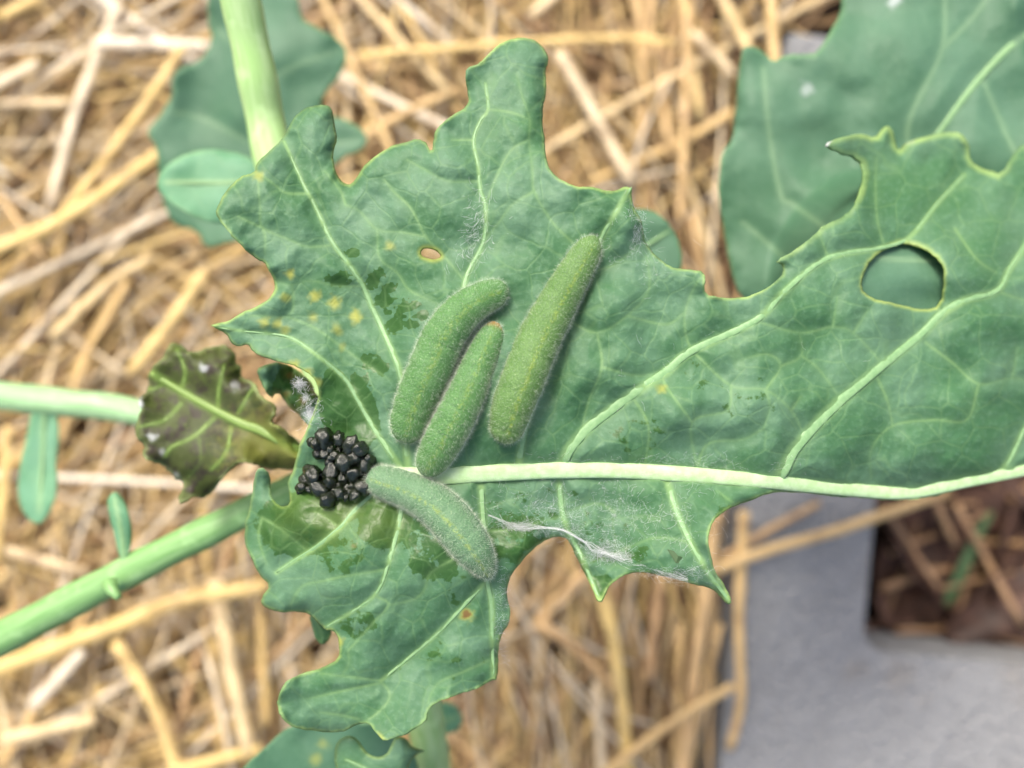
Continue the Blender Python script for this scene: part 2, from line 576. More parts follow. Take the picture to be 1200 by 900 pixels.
for i, (path, w, tone, z, lab) in enumerate(hand):
    pl = smooth_line(path, 14)
    pts = []
    for j, (x, y) in enumerate(pl):
        pts.append(P(x, y, z + .0006 * math.sin(j * 1.7 + i)))
    o = straw_obj(pts, mm(w * .45, z), tone, i, .6)
    straw_tag(o, tone, lab, path[1][0], path[1][1], w)
    STRAWS.append(o)

rnd = random.Random(11)
def direction(px, py):
    """stalk direction in image degrees, measured up from the right"""
    if px < 330:
        base = rnd.choice([58, 55, 62, 35, 28, 48, 5, 100, 140]) if py < 620 else rnd.choice([20, 70, 95, 110, 150, 30, 60])
    elif py > 500:
        base = rnd.choice([88, 95, 80, 100, 120, 60, 40, 135, 92])
    else:
        base = rnd.choice([8, 20, 100, 95, 120, 130, 40, 150, 80])
    return math.radians(base + rnd.gauss(0, 11))
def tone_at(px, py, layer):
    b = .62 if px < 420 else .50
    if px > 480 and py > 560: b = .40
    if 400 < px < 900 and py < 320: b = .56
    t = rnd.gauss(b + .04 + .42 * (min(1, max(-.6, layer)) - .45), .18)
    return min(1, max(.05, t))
def rand_path(px, py, z, L, ang, bend, nseg=8):
    pts = []
    a = ang - bend / 2
    x = px - math.cos(ang) * L / 2; y = py + math.sin(ang) * L / 2
    tilt = rnd.gauss(0, .02)
    for j in range(nseg + 1):
        t = j / nseg
        pts.append(P(x, y, z))
        x += math.cos(a) * L / nseg; y -= math.sin(a) * L / nseg
        a += bend / nseg
    for j, p in enumerate(pts): p.z = max(.003, p.z + tilt * (j / nseg - .5) * L * .00025)
    return pts
# base stalks shared between the individual copies
count = 0
tries = 0
while count < 240 and tries < 5000:
    tries += 1
    px, py = rnd.uniform(-60, 900), rnd.uniform(-60, 960)
    if 470 < px < 850 and 250 < py < 600 and rnd.random() < .9: continue    # under the large leaf
    z = rnd.uniform(.022, .037)
    L = rnd.uniform(150, 560); a = direction(px, py); w = rnd.choice([3, 4, 4, 5, 5, 6, 7, 8, 9, 11])
    if any(in_block(px + math.cos(a) * L * k, py - math.sin(a) * L * k) for k in (-.5, -.25, 0, .25, .5)): continue
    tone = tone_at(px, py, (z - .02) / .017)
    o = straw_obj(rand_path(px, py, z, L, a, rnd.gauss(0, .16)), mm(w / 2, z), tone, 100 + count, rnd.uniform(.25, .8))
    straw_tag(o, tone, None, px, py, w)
    count += 1
# the lower layers, past counting
V = []; Fc = []; UV = []; TN = []
for i in range(5200):
    px, py = rnd.uniform(-500, 1700), rnd.uniform(-450, 1350)
    z = rnd.uniform(.004, .030)
    L = rnd.uniform(120, 520); a = direction(px, py); w = rnd.choice([2, 2.5, 3, 3.5, 4, 5, 6, 8])
    if any(in_block(px + math.cos(a) * L * k, py - math.sin(a) * L * k, 6) for k in (-.5, -.25, 0, .25, .5)): continue
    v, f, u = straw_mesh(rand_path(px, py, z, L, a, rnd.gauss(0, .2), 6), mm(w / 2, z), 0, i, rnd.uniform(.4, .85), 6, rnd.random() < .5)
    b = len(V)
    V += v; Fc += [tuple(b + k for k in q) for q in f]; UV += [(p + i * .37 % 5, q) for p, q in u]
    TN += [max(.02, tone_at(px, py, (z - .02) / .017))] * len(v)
for i in range(2200):      # the mulch goes on beyond the frame
    px, py = rnd.uniform(-1900, 3100), rnd.uniform(-1700, 2600)
    if -450 < px < 1650 and -400 < py < 1300: continue
    z = rnd.uniform(.006, .03)
    L = rnd.uniform(250, 700); a = rnd.uniform(0, 3.14); w = rnd.choice([5, 7, 9, 12])
    if any(in_block(px + math.cos(a) * L * k, py - math.sin(a) * L * k, 6) for k in (-.5, -.25, 0, .25, .5)): continue
    v, f, u = straw_mesh(rand_path(px, py, z, L, a, rnd.gauss(0, .2), 5), mm(w / 2, z), 0, i, .6, 5, False)
    b = len(V)
    V += v; Fc += [tuple(b + k for k in q) for q in f]; UV += u
    TN += [min(1, max(.05, rnd.gauss(.58, .2)))] * len(v)
for i in range(3800):      # fine chaff fibres
    px, py = rnd.uniform(-200, 1300), rnd.uniform(-200, 1100)
    z = rnd.uniform(.012, .036)
    L = rnd.uniform(90, 420); a = direction(px, py)
    if any(in_block(px + math.cos(a) * L * k, py - math.sin(a) * L * k, 4) for k in (-.5, -.25, 0, .25, .5)): continue
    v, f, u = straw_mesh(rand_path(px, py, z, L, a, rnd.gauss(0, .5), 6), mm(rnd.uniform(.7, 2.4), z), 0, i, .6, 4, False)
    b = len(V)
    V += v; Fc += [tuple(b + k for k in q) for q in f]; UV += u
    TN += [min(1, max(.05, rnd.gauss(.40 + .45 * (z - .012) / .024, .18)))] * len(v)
o = mesh_obj('straw_litter', V, Fc, M['straw'])
attr(o, 'tone', TN); uvmap(o, UV)
tag(o, 'deep layer of tangled straw mulch covering the soil', 'straw mulch', None, 'stuff')

# inside the block's core: dry leaves, stalks and a grass blade
def dry_leaf(px, py, z, L, w, ang, curl, seed):
    n, k = 12, 6
    V = []; Fc = []
    r = random.Random(seed)
    c = P(px, py, z)
    for i in range(n + 1):
        t = i / n
        hw = w * math.sin(math.pi * min(1, t * .95 + .03)) ** .8 * (1 + .12 * r.uniform(-1, 1))
        for j in range(k + 1):
            s = j / k * 2 - 1
            x = (t - .5) * L; y = s * hw
            V.append(Vector((x, y, curl * (s * s * hw * 1.2 - .25 * abs(math.cos(t * 5)) * hw) + .0012 * math.sin(9 * t + 4 * s))))
    for i in range(n):
        for j in range(k):
            a = i * (k + 1) + j
            Fc.append((a, a + 1, a + k + 2, a + k + 1))
    o = mesh_obj('dry_leaf', V, Fc, M['dry'])
    o.location = c
    o.rotation_euler = (r.uniform(-.25, .25), r.uniform(-.25, .25), ang)
    s = o.modifiers.new('thick', 'SOLIDIFY'); s.thickness = .0005
    return o
for i, (px, py, z, L, w, a) in enumerate([(1170, 690, .017, .045, .010, .7), (1075, 640, .014, .05, .011, -1.0), (1200, 640, .015, .05, .012, 1.2), (1110, 720, .009, .06, .010, .2),
        (1060, 700, .011, .04, .009, 2.0), (1150, 610, .010, .05, .012, -.4), (1250, 720, .015, .05, .012, .4), (1120, 580, .012, .05, .012, 1.6), (1230, 560, .014, .06, .012, -.6)]):
    tag(dry_leaf(px, py, z, L, w, a, .7, i), 'curled red-brown dry leaf lying inside the hollow of the block', 'dry leaf', 'dry leaves in the block hollow')
core_st = [([(1030, 585), (1100, 690)], 9, .30, .022), ([(1060, 600), (1150, 745)], 8, .40, .021), ([(1120, 590), (1200, 735)], 9, .55, .025), ([(1020, 700), (1080, 690)], 7, .45, .020),
           ([(1085, 560), (1120, 640)], 10, .62, .024), ([(1190, 560), (1165, 640)], 9, .70, .024), ([(1100, 690), (1190, 670)], 7, .25, .019), ([(1130, 740), (1150, 680)], 10, .75, .021),
           ([(1040, 650), (1160, 600)], 7, .28, .016), ([(1210, 700), (1150, 560)], 8, .35, .020), ([(1045, 740), (1180, 735)], 8, .22, .014), ([(1030, 620), (1060, 735)], 8, .34, .018)]
for i, (path, w, tone, z) in enumerate(core_st[::2]):
    pts = [P(x, y, z + .002 * math.sin(j)) for j, (x, y) in enumerate(smooth_line(path, 16))]
    o = straw_obj(pts, mm(w / 2, z), tone * .5, 500 + i)  # tone halved: the hollow's shade is put into the stalk colour
    tag(o, '%s straw stalk lying inside the hollow of the block' % TONE_TXT(tone), 'straw', '%s straw stalks in the block hollow' % TONE_TXT(tone))
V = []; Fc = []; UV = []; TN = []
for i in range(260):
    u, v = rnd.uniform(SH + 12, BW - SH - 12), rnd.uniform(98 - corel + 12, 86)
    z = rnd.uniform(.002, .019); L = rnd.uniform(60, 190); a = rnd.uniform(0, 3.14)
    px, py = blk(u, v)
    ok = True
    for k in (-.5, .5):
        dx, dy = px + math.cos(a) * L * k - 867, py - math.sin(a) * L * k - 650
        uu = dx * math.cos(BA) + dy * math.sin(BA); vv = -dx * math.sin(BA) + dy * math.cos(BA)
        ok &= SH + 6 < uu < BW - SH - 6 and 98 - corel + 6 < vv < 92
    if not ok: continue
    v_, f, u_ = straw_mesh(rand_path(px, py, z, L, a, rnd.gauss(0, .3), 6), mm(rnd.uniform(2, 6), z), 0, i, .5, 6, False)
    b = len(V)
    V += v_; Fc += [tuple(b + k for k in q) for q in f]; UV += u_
    TN += [min(.6, max(.02, rnd.gauss(.13, .10)))] * len(v_)  # old brown straw, its low tones also standing in for the hollow's shade
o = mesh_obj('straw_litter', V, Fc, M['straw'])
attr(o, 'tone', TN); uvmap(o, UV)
tag(o, 'old brown straw, darkened for shade, filling the hollow of the concrete block', 'straw litter', None, 'stuff')
gb = smooth_line([(1108, 712), (1130, 665), (1148, 625), (1163, 600)], 8)
V = []; Fc = []
for i, (x, y) in enumerate(gb):
    t = i / (len(gb) - 1)
    z = .019 + .004 * math.sin(t * 3)
    hw = mm(6.5, z) * (1 - t ** 3 * .7) * min(1, t * 5 + .4)
    dx, dy = (Vector((46, 92)).normalized())
    for s in (-1, 0, 1):
        V.append(P(x, y, z) + Vector((dy * s * hw, -dx * s * hw, -.0006 if s == 0 else 0)))
for i in range(len(gb) - 1):
    for j in range(2):
        a = i * 3 + j
        Fc.append((a, a + 1, a + 4, a + 3))
o = mesh_obj('grass_blade', V, Fc, M['grass'])
s = o.modifiers.new('thick', 'SOLIDIFY'); s.thickness = .0004
tag(o, 'single green grass blade growing in the hollow of the block', 'grass blade')

# ------------------------------------------------------------------ leaves
SURF = {}
def build_leaf(name, outline, zf, spacing, mat, parent, holes=(), veins=(), spots=(), bare=(), jag=.8, pillow=.00035, curl=.0010, thick=.00035,
               edge_w=3.0, edge_amp=.75, whites=(), seed=1, vein_gain=.7, marks=()):
    out = chaikin(np.array(outline, float))
    out = resample(out, spacing * .9, True)
    out = out + np.stack([fbm(out[:, 0] / 9, out[:, 1] / 9, seed + 3), fbm(out[:, 0] / 9, out[:, 1] / 9, seed + 7)], 1) * jag
    hl = []
    for h in holes:
        h = chaikin(np.array(h, float)); h = resample(h, spacing * .8, True)
        hl.append(h + np.stack([fbm(h[:, 0] / 7, h[:, 1] / 7, 5), fbm(h[:, 0] / 7, h[:, 1] / 7, 9)], 1) * jag)
    x0, y0 = out.min(0); x1, y1 = out.max(0)
    gx = np.arange(x0, x1, spacing); gy = np.arange(y0, y1, spacing * .866)
    X, Y = np.meshgrid(gx, gy)
    X[1::2] += spacing / 2
    X = X.ravel(); Y = Y.ravel()
    k = inside(out, X, Y)
    X, Y = X[k], Y[k]
    de, _ = seg_dist(X, Y, out, True)
    for h in hl:
        k = ~inside(h, X, Y)
        X, Y, de = X[k], Y[k], de[k]
        dh, _ = seg_dist(X, Y, h, True)
        de = np.minimum(de, dh)
    k = de > spacing * .55
    X, Y = X[k], Y[k]
    pts = []; edges = []
    for lp in [out] + hl:
        b = len(pts)
        pts += [Vector((p[0], p[1])) for p in lp]
        edges += [(b + i, b + (i + 1) % len(lp)) for i in range(len(lp))]
    pts += [Vector((a, c)) for a, c in zip(X, Y)]
    v, e, f, *_ = delaunay_2d_cdt(pts, edges, [], 0, 1e-4)
    A = np.array([(p.x, p.y) for p in v])
    T = np.array([t for t in f if len(t) == 3])
    C = A[T].mean(1)
    k = inside(out, C[:, 0], C[:, 1])
    for h in hl: k &= ~inside(h, C[:, 0], C[:, 1])
    T = T[k]
    # wind so normals face the camera (image y is down)
    a, b, c = A[T[:, 0]], A[T[:, 1]], A[T[:, 2]]
    cr = (b[:, 0] - a[:, 0]) * (c[:, 1] - a[:, 1]) - (b[:, 1] - a[:, 1]) * (c[:, 0] - a[:, 0])
    T[cr > 0] = T[cr > 0][:, ::-1]
    used = np.unique(T)
    re = np.full(len(A), -1); re[used] = np.arange(len(used))
    A = A[used]; T = re[T]
    x, y = A[:, 0], A[:, 1]
    de, _ = seg_dist(x, y, out, True)
    dmin = de.copy()
    for h in hl:
        dh, _ = seg_dist(x, y, h, True); dmin = np.minimum(dmin, dh)
    vd = np.full(len(x), 1e9); vs = np.full(len(x), 1e9); ridge = np.zeros(len(x)); vm = np.zeros(len(x))
    for (pl, w0, w1) in veins:
        ln = smooth_line(pl, 6)
        ds, t = seg_dist(x, y, ln)
        w = w0 + (w1 - w0) * t
        if w0 > 3.5: vd = np.minimum(vd, np.maximum(0, ds - w * .4))
        vs = np.minimum(vs, ds)
        if w0 > 3.5: ridge = np.maximum(ridge, w * 1.5e-5 * np.exp(-(ds / (w * .55 + 2)) ** 2))
        vg = vein_gain if w0 > 3.5 else vein_gain * (.72 - .32 * t) * (.75 + .35 * noise2(x / 30, y / 30, 31))
        vm = np.maximum(vm, np.clip(1.25 - ds / (w * .5 + .6), 0, 1) * vg + .13 * np.exp(-(ds / (w * .6 + 5)) ** 2))
    z = zf(x, y)
    pil = .75 * (1 - np.exp(-(vd / 26) ** 1.4)) + .5 * (1 - np.exp(-(vs / 15) ** 1.5))
    z = z + ridge + pillow * pil * (1 + .7 * noise2(x / 40, y / 40, seed)) + pillow * .28 * fbm(x / 22, y / 22, seed + 2)
    z = z + curl * np.exp(-de / 13) * (fbm(x / 55, y / 55, seed + 4) * 1.6) - curl * .35 * np.exp(-dmin / 6)
    k = (CAM_Z - z) / F
    Vv = np.stack([(x - 600) * k, (450 - y) * k, z], 1)
    from mathutils.kdtree import KDTree
    kd = KDTree(len(x))
    for i in range(len(x)): kd.insert((x[i], y[i], 0), i)
    kd.balance()
    def surf(qx, qy):
        r = []
        for a_, b_ in zip(qx, qy):
            nb = kd.find_n((a_, b_, 0), 5)
            r.append(float(np.mean([z[q[1]] for q in nb])))
        r = np.array(r)
        return np.convolve(np.pad(r, 2, mode='edge'), np.ones(5) / 5, 'valid') if len(r) > 4 else r
    o = mesh_obj(name, Vv.tolist(), T.tolist(), mat)
    SURF[o.name] = surf
    if parent: keep_parent(o, parent)
    uvmap(o, np.stack([x / 100, y / 100], 1))
    en = .55 + .6 * fbm(x / 45, y / 45, seed + 5)
    ew = edge_w * (1 + 1.1 * sstep(880, 960, x) * sstep(350, 280, y))
    ed = sstep(ew, ew * .25, dmin + .8 * noise2(x / 5, y / 5)) * np.clip(en, .15, 1) * edge_amp
    yl = np.zeros(len(x)); br = np.zeros(len(x)); wh = np.zeros(len(x)); ba = np.zeros(len(x))
    wob = 1 + .35 * noise2(x / 4, y / 4, 3)
    for (sx, sy, r, ye, bn) in spots:
        ds = np.hypot(x - sx, y - sy) * wob
        yl = np.maximum(yl, ye * sstep(r * 1.45, r * .1, ds))
        if bn: br = np.maximum(br, bn * sstep(r * .75, r * .4, ds))
    for (sx, sy, rx, ry, am) in bare:
        ds = np.hypot((x - sx) / rx, (y - sy) / ry)
        ba = np.maximum(ba, am * sstep(1.25, .55, ds))
    for (sx, sy, r) in marks:
        ds = np.hypot((x - sx) / 1.35, (y - sy)) * (1 + .45 * noise2(x / 3.5, y / 3.5, 8))
        ba = np.maximum(ba, 1.3 * sstep(r * 1.1, r * .7, ds))
    for (sx, sy, r, am) in whites:
        ds = np.hypot(x - sx, y - sy) * (1 + .5 * noise2(x / 5, y / 5, 4))
        wh = np.maximum(wh, am * sstep(r, r * .4, ds))
    for hi, h in enumerate(hl):
        dh, _ = seg_dist(x, y, h, True)
        yl = np.maximum(yl, .6 * sstep(7, 0, dh) if hi == 0 else .32 * sstep(5, .5, dh))
    attr(o, 'vein', vm); attr(o, 'edge', ed); attr(o, 'yellow', yl); attr(o, 'brown', br); attr(o, 'white', wh); attr(o, 'bare', ba)
    s = o.modifiers.new('thick', 'SOLIDIFY'); s.thickness = thick; s.offset = -1
    return o

def vein_tube(name, line, w0, w1, zf, mat, parent, flat=.55, lift=0.0, sides=10):
    pl = smooth_line(line, 5)
    z = np.array(zf(pl[:, 0], pl[:, 1]))
    if name == 'midrib' and len(z) > 20: z = np.convolve(np.pad(z, 5, mode='edge'), np.ones(11) / 11, 'valid') + (.00042 if w0 > 18 else .0001)
    pts = []; rad = []
    n = len(pl)
    for i in range(n):
        t = i / (n - 1)
        w = (w0 + (w1 - w0) * t) * (1 + .04 * noise2(i * .11, w0, 3))
        r = mm(w / 2, z[i])
        if i == n - 1: r *= .35
        if name == 'side_vein' and i < 3: z[i] -= (.0008, .0005, .0002)[i]     # grows out of the midrib's flank
        pts.append(P(pl[i, 0], pl[i, 1], z[i] + r * lift)); rad.append(r)
    Vv, Fc, UV = tube_data(pts, rad, sides, flat)
    o = mesh_obj(name, Vv, Fc, mat)
    uvmap(o, UV)
    o.parent = parent
    o.matrix_parent_inverse = parent.matrix_world.inverted()
    return o

def midy(x):
    return np.interp(x, [430, 508, 660, 740, 830, 920, 1000, 1067, 1133, 1200, 1300], [560, 559, 551, 552, 558, 566, 574, 577, 564, 551, 535])
def zmain(x, y):
    x = np.asarray(x, float); y = np.asarray(y, float)
    z = np.full(x.shape, .1700)
    z = z - .017 * np.clip((x - 800) / 450, 0, 1.2) ** 1.5
    dy = y - midy(x)
    z = z + .0030 * (1 - np.exp(-np.abs(dy) / 90)) - .0035 * sstep(60, 320, dy) - .0050 * sstep(330, 520, -dy)
    z = z - .006 * sstep(430, 250, x) * sstep(420, 650, y)
    z = z + .0018 * noise2(x / 150 + 3.3, y / 150 + 1.7, 21) + .0010 * noise2(x / 60, y / 60, 22)
    z = z - .012 * sstep(900, 1060, x) * sstep(330, 170, y)
    z = z - .0025 * np.exp(-((x - 390) ** 2 + (y - 545) ** 2) / 60 ** 2)
    return z

main_outline = [(255,242),(262,227),(280,207),(299,202),(300,192),(312,180),(331,164),(340,145),(350,131),(365,124),(380,122),(389,127),(392,142),(393,152),(396,162),(391,175),(391,193),(396,207),(403,215),(411,216),
 (420,205),(430,190),(455,172),(480,165),(497,162),(506,181),(508,160),(510,152),(527,137),(549,123),(548,107),(544,85),(552,77),(563,75),(572,62),(590,48),(611,43),(629,47),(641,62),(643,71),(639,82),(641,107),(636,125),(636,146),(639,170),(641,194),
 (650,206),(674,219),(695,219),(716,225),(741,216),(740,232),(744,245),(752,257),(753,269),(758,287),(770,301),(785,313),(801,315),(828,318),(824,340),(832,348),(871,350),(895,340),(916,326),(918,313),(909,305),(927,296),(955,275),(965,264),(990,253),
 (1005,235),(1014,203),(1008,186),(980,179),(966,168),(984,161),(1008,156),(1026,162),(1033,151),(1041,146),(1048,157),(1052,177),(1060,168),(1077,162),(1104,155),(1125,155),(1136,168),(1137,189),(1152,199),(1176,204),(1187,180),(1200,168),(1225,175),(1245,230),(1262,300),
 (1280,360),(1288,420),(1278,480),(1255,520),(1232,545),(1200,556),(1133,572),(1077,586),(1033,586),(1000,582),(980,583),(960,580),(933,577),(910,577),(893,581),(880,587),(860,593),(840,605),(832,617),(830,633),(833,650),(837,667),(847,683),(859,705),(852,709),(840,695),(828,687),(813,685),
 (800,681),(776,675),(755,671),(737,671),(722,680),(710,690),(704,708),(696,695),(686,674),(675,653),(668,635),(660,629),(644,630),(623,644),(608,662),(596,680),(593,698),(599,716),(596,731),(588,742),(584,760),(583,796),(576,797),(558,808),(534,815),(510,823),(501,835),(498,847),(474,862),
 (462,865),(450,868),(441,859),(432,847),(420,848),(399,860),(360,856),(336,850),(325,830),(328,810),(337,796),(360,787),(372,785),(384,779),(396,772),(398,759),(395,744),(388,738),(381,740),(372,729),(363,720),(348,716),(327,718),(312,713),(304,705),(309,696),(316,687),(303,672),(294,654),(285,633),
 (288,609),(294,585),(298,564),(300,551),(309,548),(318,558),(317,576),(321,588),(330,594),(340,592),(338,576),(337,564),(344,552),(347,535),(352,518),(360,503),(366,487),(372,468),(374,452),(366,440),(350,430),(327,424),(310,419),(295,412),(291,403),(280,406),(270,402),(266,391),(247,383),(252,379),(270,376),
 (282,366),(302,359),(315,350),(322,340),(321,329),(315,315),(309,306),(302,305),(292,297),(275,280),(260,262),(252,250)]
hole_small = [(493,294),(499,291),(508,292),(515,297),(516,302),(509,304),(500,302),(494,299)]
hole_big = [(1011,324),(1021,303),(1039,292),(1060,284),(1084,292),(1102,306),(1107,324),(1102,359),(1081,364),(1046,355),(1021,350),(1009,338)]

big_veins = [   # path, width at start, width at end
 ([(607,548),(612,515),(618,490),(640,430),(665,375),(690,320),(703,282),(725,243),(740,219)], 10, 6),
 ([(655,551),(668,526),(689,502),(713,483),(740,463),(780,436),(811,411),(885,376),(920,341),(969,303),(1035,290),(1067,277),(1098,239),(1130,205)], 15, 4),
 ([(908,566),(920,548),(934,523),(976,478),(1025,436),(1077,394),(1102,369),(1130,352),(1168,341),(1182,317),(1203,285),(1225,240)], 17, 6),
 ([(1170,555),(1185,535),(1203,498),(1250,430)], 8, 5),
 ([(478,548),(474,500),(471,447),(462,417),(437,362),(420,325),(390,285),(370,243),(355,215),(337,175),(333,166)], 9, 3),
 ([(470,548),(440,505),(420,470),(405,445),(380,423),(345,398),(318,391),(285,388),(256,384)], 7, 2.5),
 ([(500,556),(520,450),(535,370),(545,330),(551,314),(567,282),(569,242),(563,224),(560,194),(555,164),(564,140),(572,128),(569,98)], 8, 2.5),
 ([(563,560),(565,598),(567,622),(569,660),(570,678),(576,708),(577,750),(578,793)], 9, 6),
 ([(654,556),(659,598),(667,625),(681,651),(703,704)], 8, 5),
 ([(781,562),(794,602),(809,635),(830,671),(856,706)], 9, 7),
 ([(476,566),(471,594),(466,621),(456,657),(444,690),(426,708),(381,736)], 7, 4),
 ([(571,680),(564,687),(534,720),(504,750),(446,798)], 5.5, 4.5),
 ([(448,570),(417,597),(399,618),(369,642),(345,657),(324,671)], 7, 5),
]
small_veins = [(p, 2.6, 1.7) for p in [
 [(671,284),(647,260),(626,224),(624,200),(620,164),(621,140),(612,113),(605,86)],
 [(390,287),(360,289),(337,280),(307,266),(305,245),(302,210)], [(307,266),(292,260),(278,253)], [(308,268),(311,278),(310,298)],
 [(357,227),(335,226),(320,215),(304,204)], [(421,335),(395,335),(365,329),(342,334),(322,329)], [(342,334),(344,352),(337,370),(292,370)], [(337,371),(370,385),(405,410),(437,432),(457,445)],
 [(405,240),(421,247),(442,269),(470,272),(497,277)], [(442,269),(445,302),(466,320),(480,340),(512,355)], [(450,210),(462,225),(480,242),(490,260),(500,279),(521,301),(545,330)],
 [(555,164),(530,164)], [(560,212),(525,212),(495,197),(477,187)], [(572,128),(600,132),(621,140)], [(405,240),(398,222),(380,200)],
 [(811,411),(804,394),(803,366),(815,334),(826,321)], [(970,301),(962,278),(960,268)], [(1035,284),(1028,257),(1026,215),(1027,185)], [(1168,341),(1203,353)],
 [(885,376),(937,390),(976,383),(1000,390),(1032,424)], [(1000,390),(1018,362)], [(976,383),(981,348)], [(815,415),(857,452),(897,457),(927,481),(943,512)],
 [(897,457),(915,429),(899,415),(867,422)], [(915,429),(939,417),(937,390)], [(939,417),(958,431),(983,464)], [(927,481),(939,464)], [(857,452),(852,481),(811,495),(817,550)],
 [(775,440),(782,455),(801,481),(811,495)], [(897,457),(902,475),(895,502)], [(1084,401),(1116,425),(1147,450),(1186,443),(1203,447)], [(1186,443),(1193,408)],
 [(1147,450),(1133,492),(1095,492),(1046,499),(1021,527),(1021,560)], [(1119,268),(1144,303),(1168,320)],
 [(441,699),(456,708),(440,727),(414,756),(408,762),(409,777),(402,790)], [(453,667),(405,675),(378,681),(354,687),(339,711)], [(446,798),(457,813),(450,828),(432,843),(420,847)], [(446,798),(425,795),(399,792),(375,789)],
 [(446,800),(400,810),(360,819)], [(420,843),(400,838),(375,835)], [(577,772),(546,786),(513,801),(501,824)], [(307,606),(330,621),(357,643)], [(393,615),(380,605),(369,600)],
 [(531,655),(504,672),(498,690),(486,702),(458,709)], [(307,606),(303,630),(312,660)], [(640,430),(600,440)], [(665,375),(700,390),(735,370),(760,340),(758,300)], [(735,370),(780,380),(803,366)],
 [(700,390),(705,430),(690,470),(680,510)], [(705,430),(745,440),(775,437)], [(740,463),(760,500),(755,550)], [(690,320),(720,310),(745,290)], [(620,164),(600,175),(585,200),(569,240)], [(626,224),(600,240),(585,260),(567,282)],
 [(816,550),(830,520),(870,515),(895,502)], [(1025,436),(1040,470),(1046,499)], [(860,590),(840,575)], [(720,600),(700,590),(661,600)], [(809,635),(770,630),(740,640),(690,660)], [(567,622),(600,620),(640,610),(659,605)]]]
mid_line = [(436,558),(508,558),(560,555),(607,553),(660,551),(740,552),(830,558),(920,566),(1000,574),(1067,577),(1133,564),(1200,551),(1262,536)]
all_veins = [(mid_line, 22, 14)] + big_veins + small_veins
yellow_spots = [(340,321,6,.9,0),(334,349,6,.7,0),(369,347,7,.85,0),(392,355,8,.85,0),(417,371,8,.9,0),(367,372,6,.6,0),(395,386,7,.6,0),(310,378,7,.7,0),(325,380,7,.75,0),(334,387,6,.6,0),(457,289,6,.6,0),(401,407,5,.4,0),
 (776,456,6,.7,0),(547,720,8,.95,.9),(345,428,7,.7,0),(360,436,6,.7,0),(372,448,6,.7,0),(303,206,6,.6,0),(398,752,6,.7,0),(384,742,5,.7,0),(443,866,6,.8,0),(545,715,3,.4,0),(414,640,4,.2,.35),(395,600,46,.13,0),(445,612,34,.10,0),(350,600,30,.08,0)]
dark_marks = [(442,321,6),(437,332,6),(457,337,7),(450,352,9),(475,360,8),(462,380,9),(481,380,6),(487,357,5),(494,370,6),(468,370,5),(455,366,4),(396,327,9),(414,295,6),(437,427,9),(445,432,8),(397,452,8),(420,447,8),(430,420,6),(402,462,6)]
bare_areas = [(415,490,34,45,1.0),(392,470,22,44,1.0),(450,606,40,45,.8),(510,640,50,55,.62),(350,615,60,45,.85),(395,590,40,30,.9),(510,775,65,40,.36),(560,740,30,70,.3),(600,630,50,40,.6),(720,640,70,40,.42),(640,590,90,25,.42),(420,730,30,26,.5),
 (750,510,45,30,.45),(880,470,60,40,.38),(860,620,40,40,.55),(700,690,30,25,.6),(530,690,40,40,.4),(400,650,40,30,.5),(815,440,20,40,.4),(620,640,40,20,.6)]

root = empty('kale_plant', P(505, 1010, .0))
tag(root, 'green kale plant whose big holed leaf carries the caterpillars', 'kale plant')
bpy.context.view_layer.update()
main = build_leaf('leaf', main_outline, zmain, 2.1, M['leaf'], root, (hole_small, hole_big), all_veins, yellow_spots, bare_areas, 1.0, .00110, .0022, .00034, 4.0, .8, ((350, 447, 8, .5), (968, 168, 8, .9), (1062, 165, 8, .3)), 1, .75, dark_marks)
main['label'] = 'large waxy leaf with pale midrib, ragged edge and chewed holes'
bpy.context.view_layer.update()
def zrib(x, y): return zmain(x, y) + .0001
pl = vein_tube('midrib', mid_line, 22, 13, SURF[main.name], M['midrib'], main, .42, .0, 18)
for (p, a, b) in big_veins:
    vein_tube('side_vein', p, a * .86, b * .55, SURF[main.name], M['vein'], main, .22, .0)

# second leaf fragment, chewed and curled, at the base
def zfrag(x, y): return .1655 + .0025 * noise2(np.asarray(x) / 18, np.asarray(y) / 18, 4) - .002 * sstep(300, 360, np.asarray(x, float))
frag = build_leaf('leaf', [(300,431),(313,427),(328,425),(345,432),(362,445),(372,462),(378,485),(375,505),(362,500),(352,488),(343,481),(333,470),(325,458),(317,468),(306,450)], zfrag, 3, M['leaf'], root, (), (), ((340,440,6,.5,.6),(355,470,7,.3,.7),(335,462,5,.4,.5)), ((345,460,30,34,.9),), 2.2, .0003, .0022, .00034, 4, .9, ((352,450,7,.9),(364,482,9,.9),(370,497,8,.9),(357,466,5,.7)), 3)
frag['label'] = 'small chewed curled leaf scrap with white down beside the droppings'
def zbrown(x, y):
    x = np.asarray(x, float); y = np.asarray(y, float)
    return .1560 + .004 * sstep(200, 370, x) + .0016 * noise2(x / 45, y / 45, 8) - .002 * np.exp(-((y - 437 - (x - 177) * .56) / 40) ** 2)
brown_out = [(201,399),(212,404),(225,414),(238,409),(252,406),(264,404),(273,409),(281,431),(284,444),(297,447),(302,460),(313,471),(324,473),(324,487),(313,497),(337,505),(361,529),(369,540),(359,552),(340,551),(313,551),(300,545),(284,541),(268,552),(257,568),(241,586),(225,582),(212,591),(207,583),(217,567),(204,561),
 (191,545),(175,540),(164,532),(172,522),(159,516),(156,500),(167,481),(161,471),(172,457),(176,433),(191,420),(197,409)]
brown_mid = [(177,437),(220,463),(252,481),(284,497),(311,507),(367,538),(410,552)]
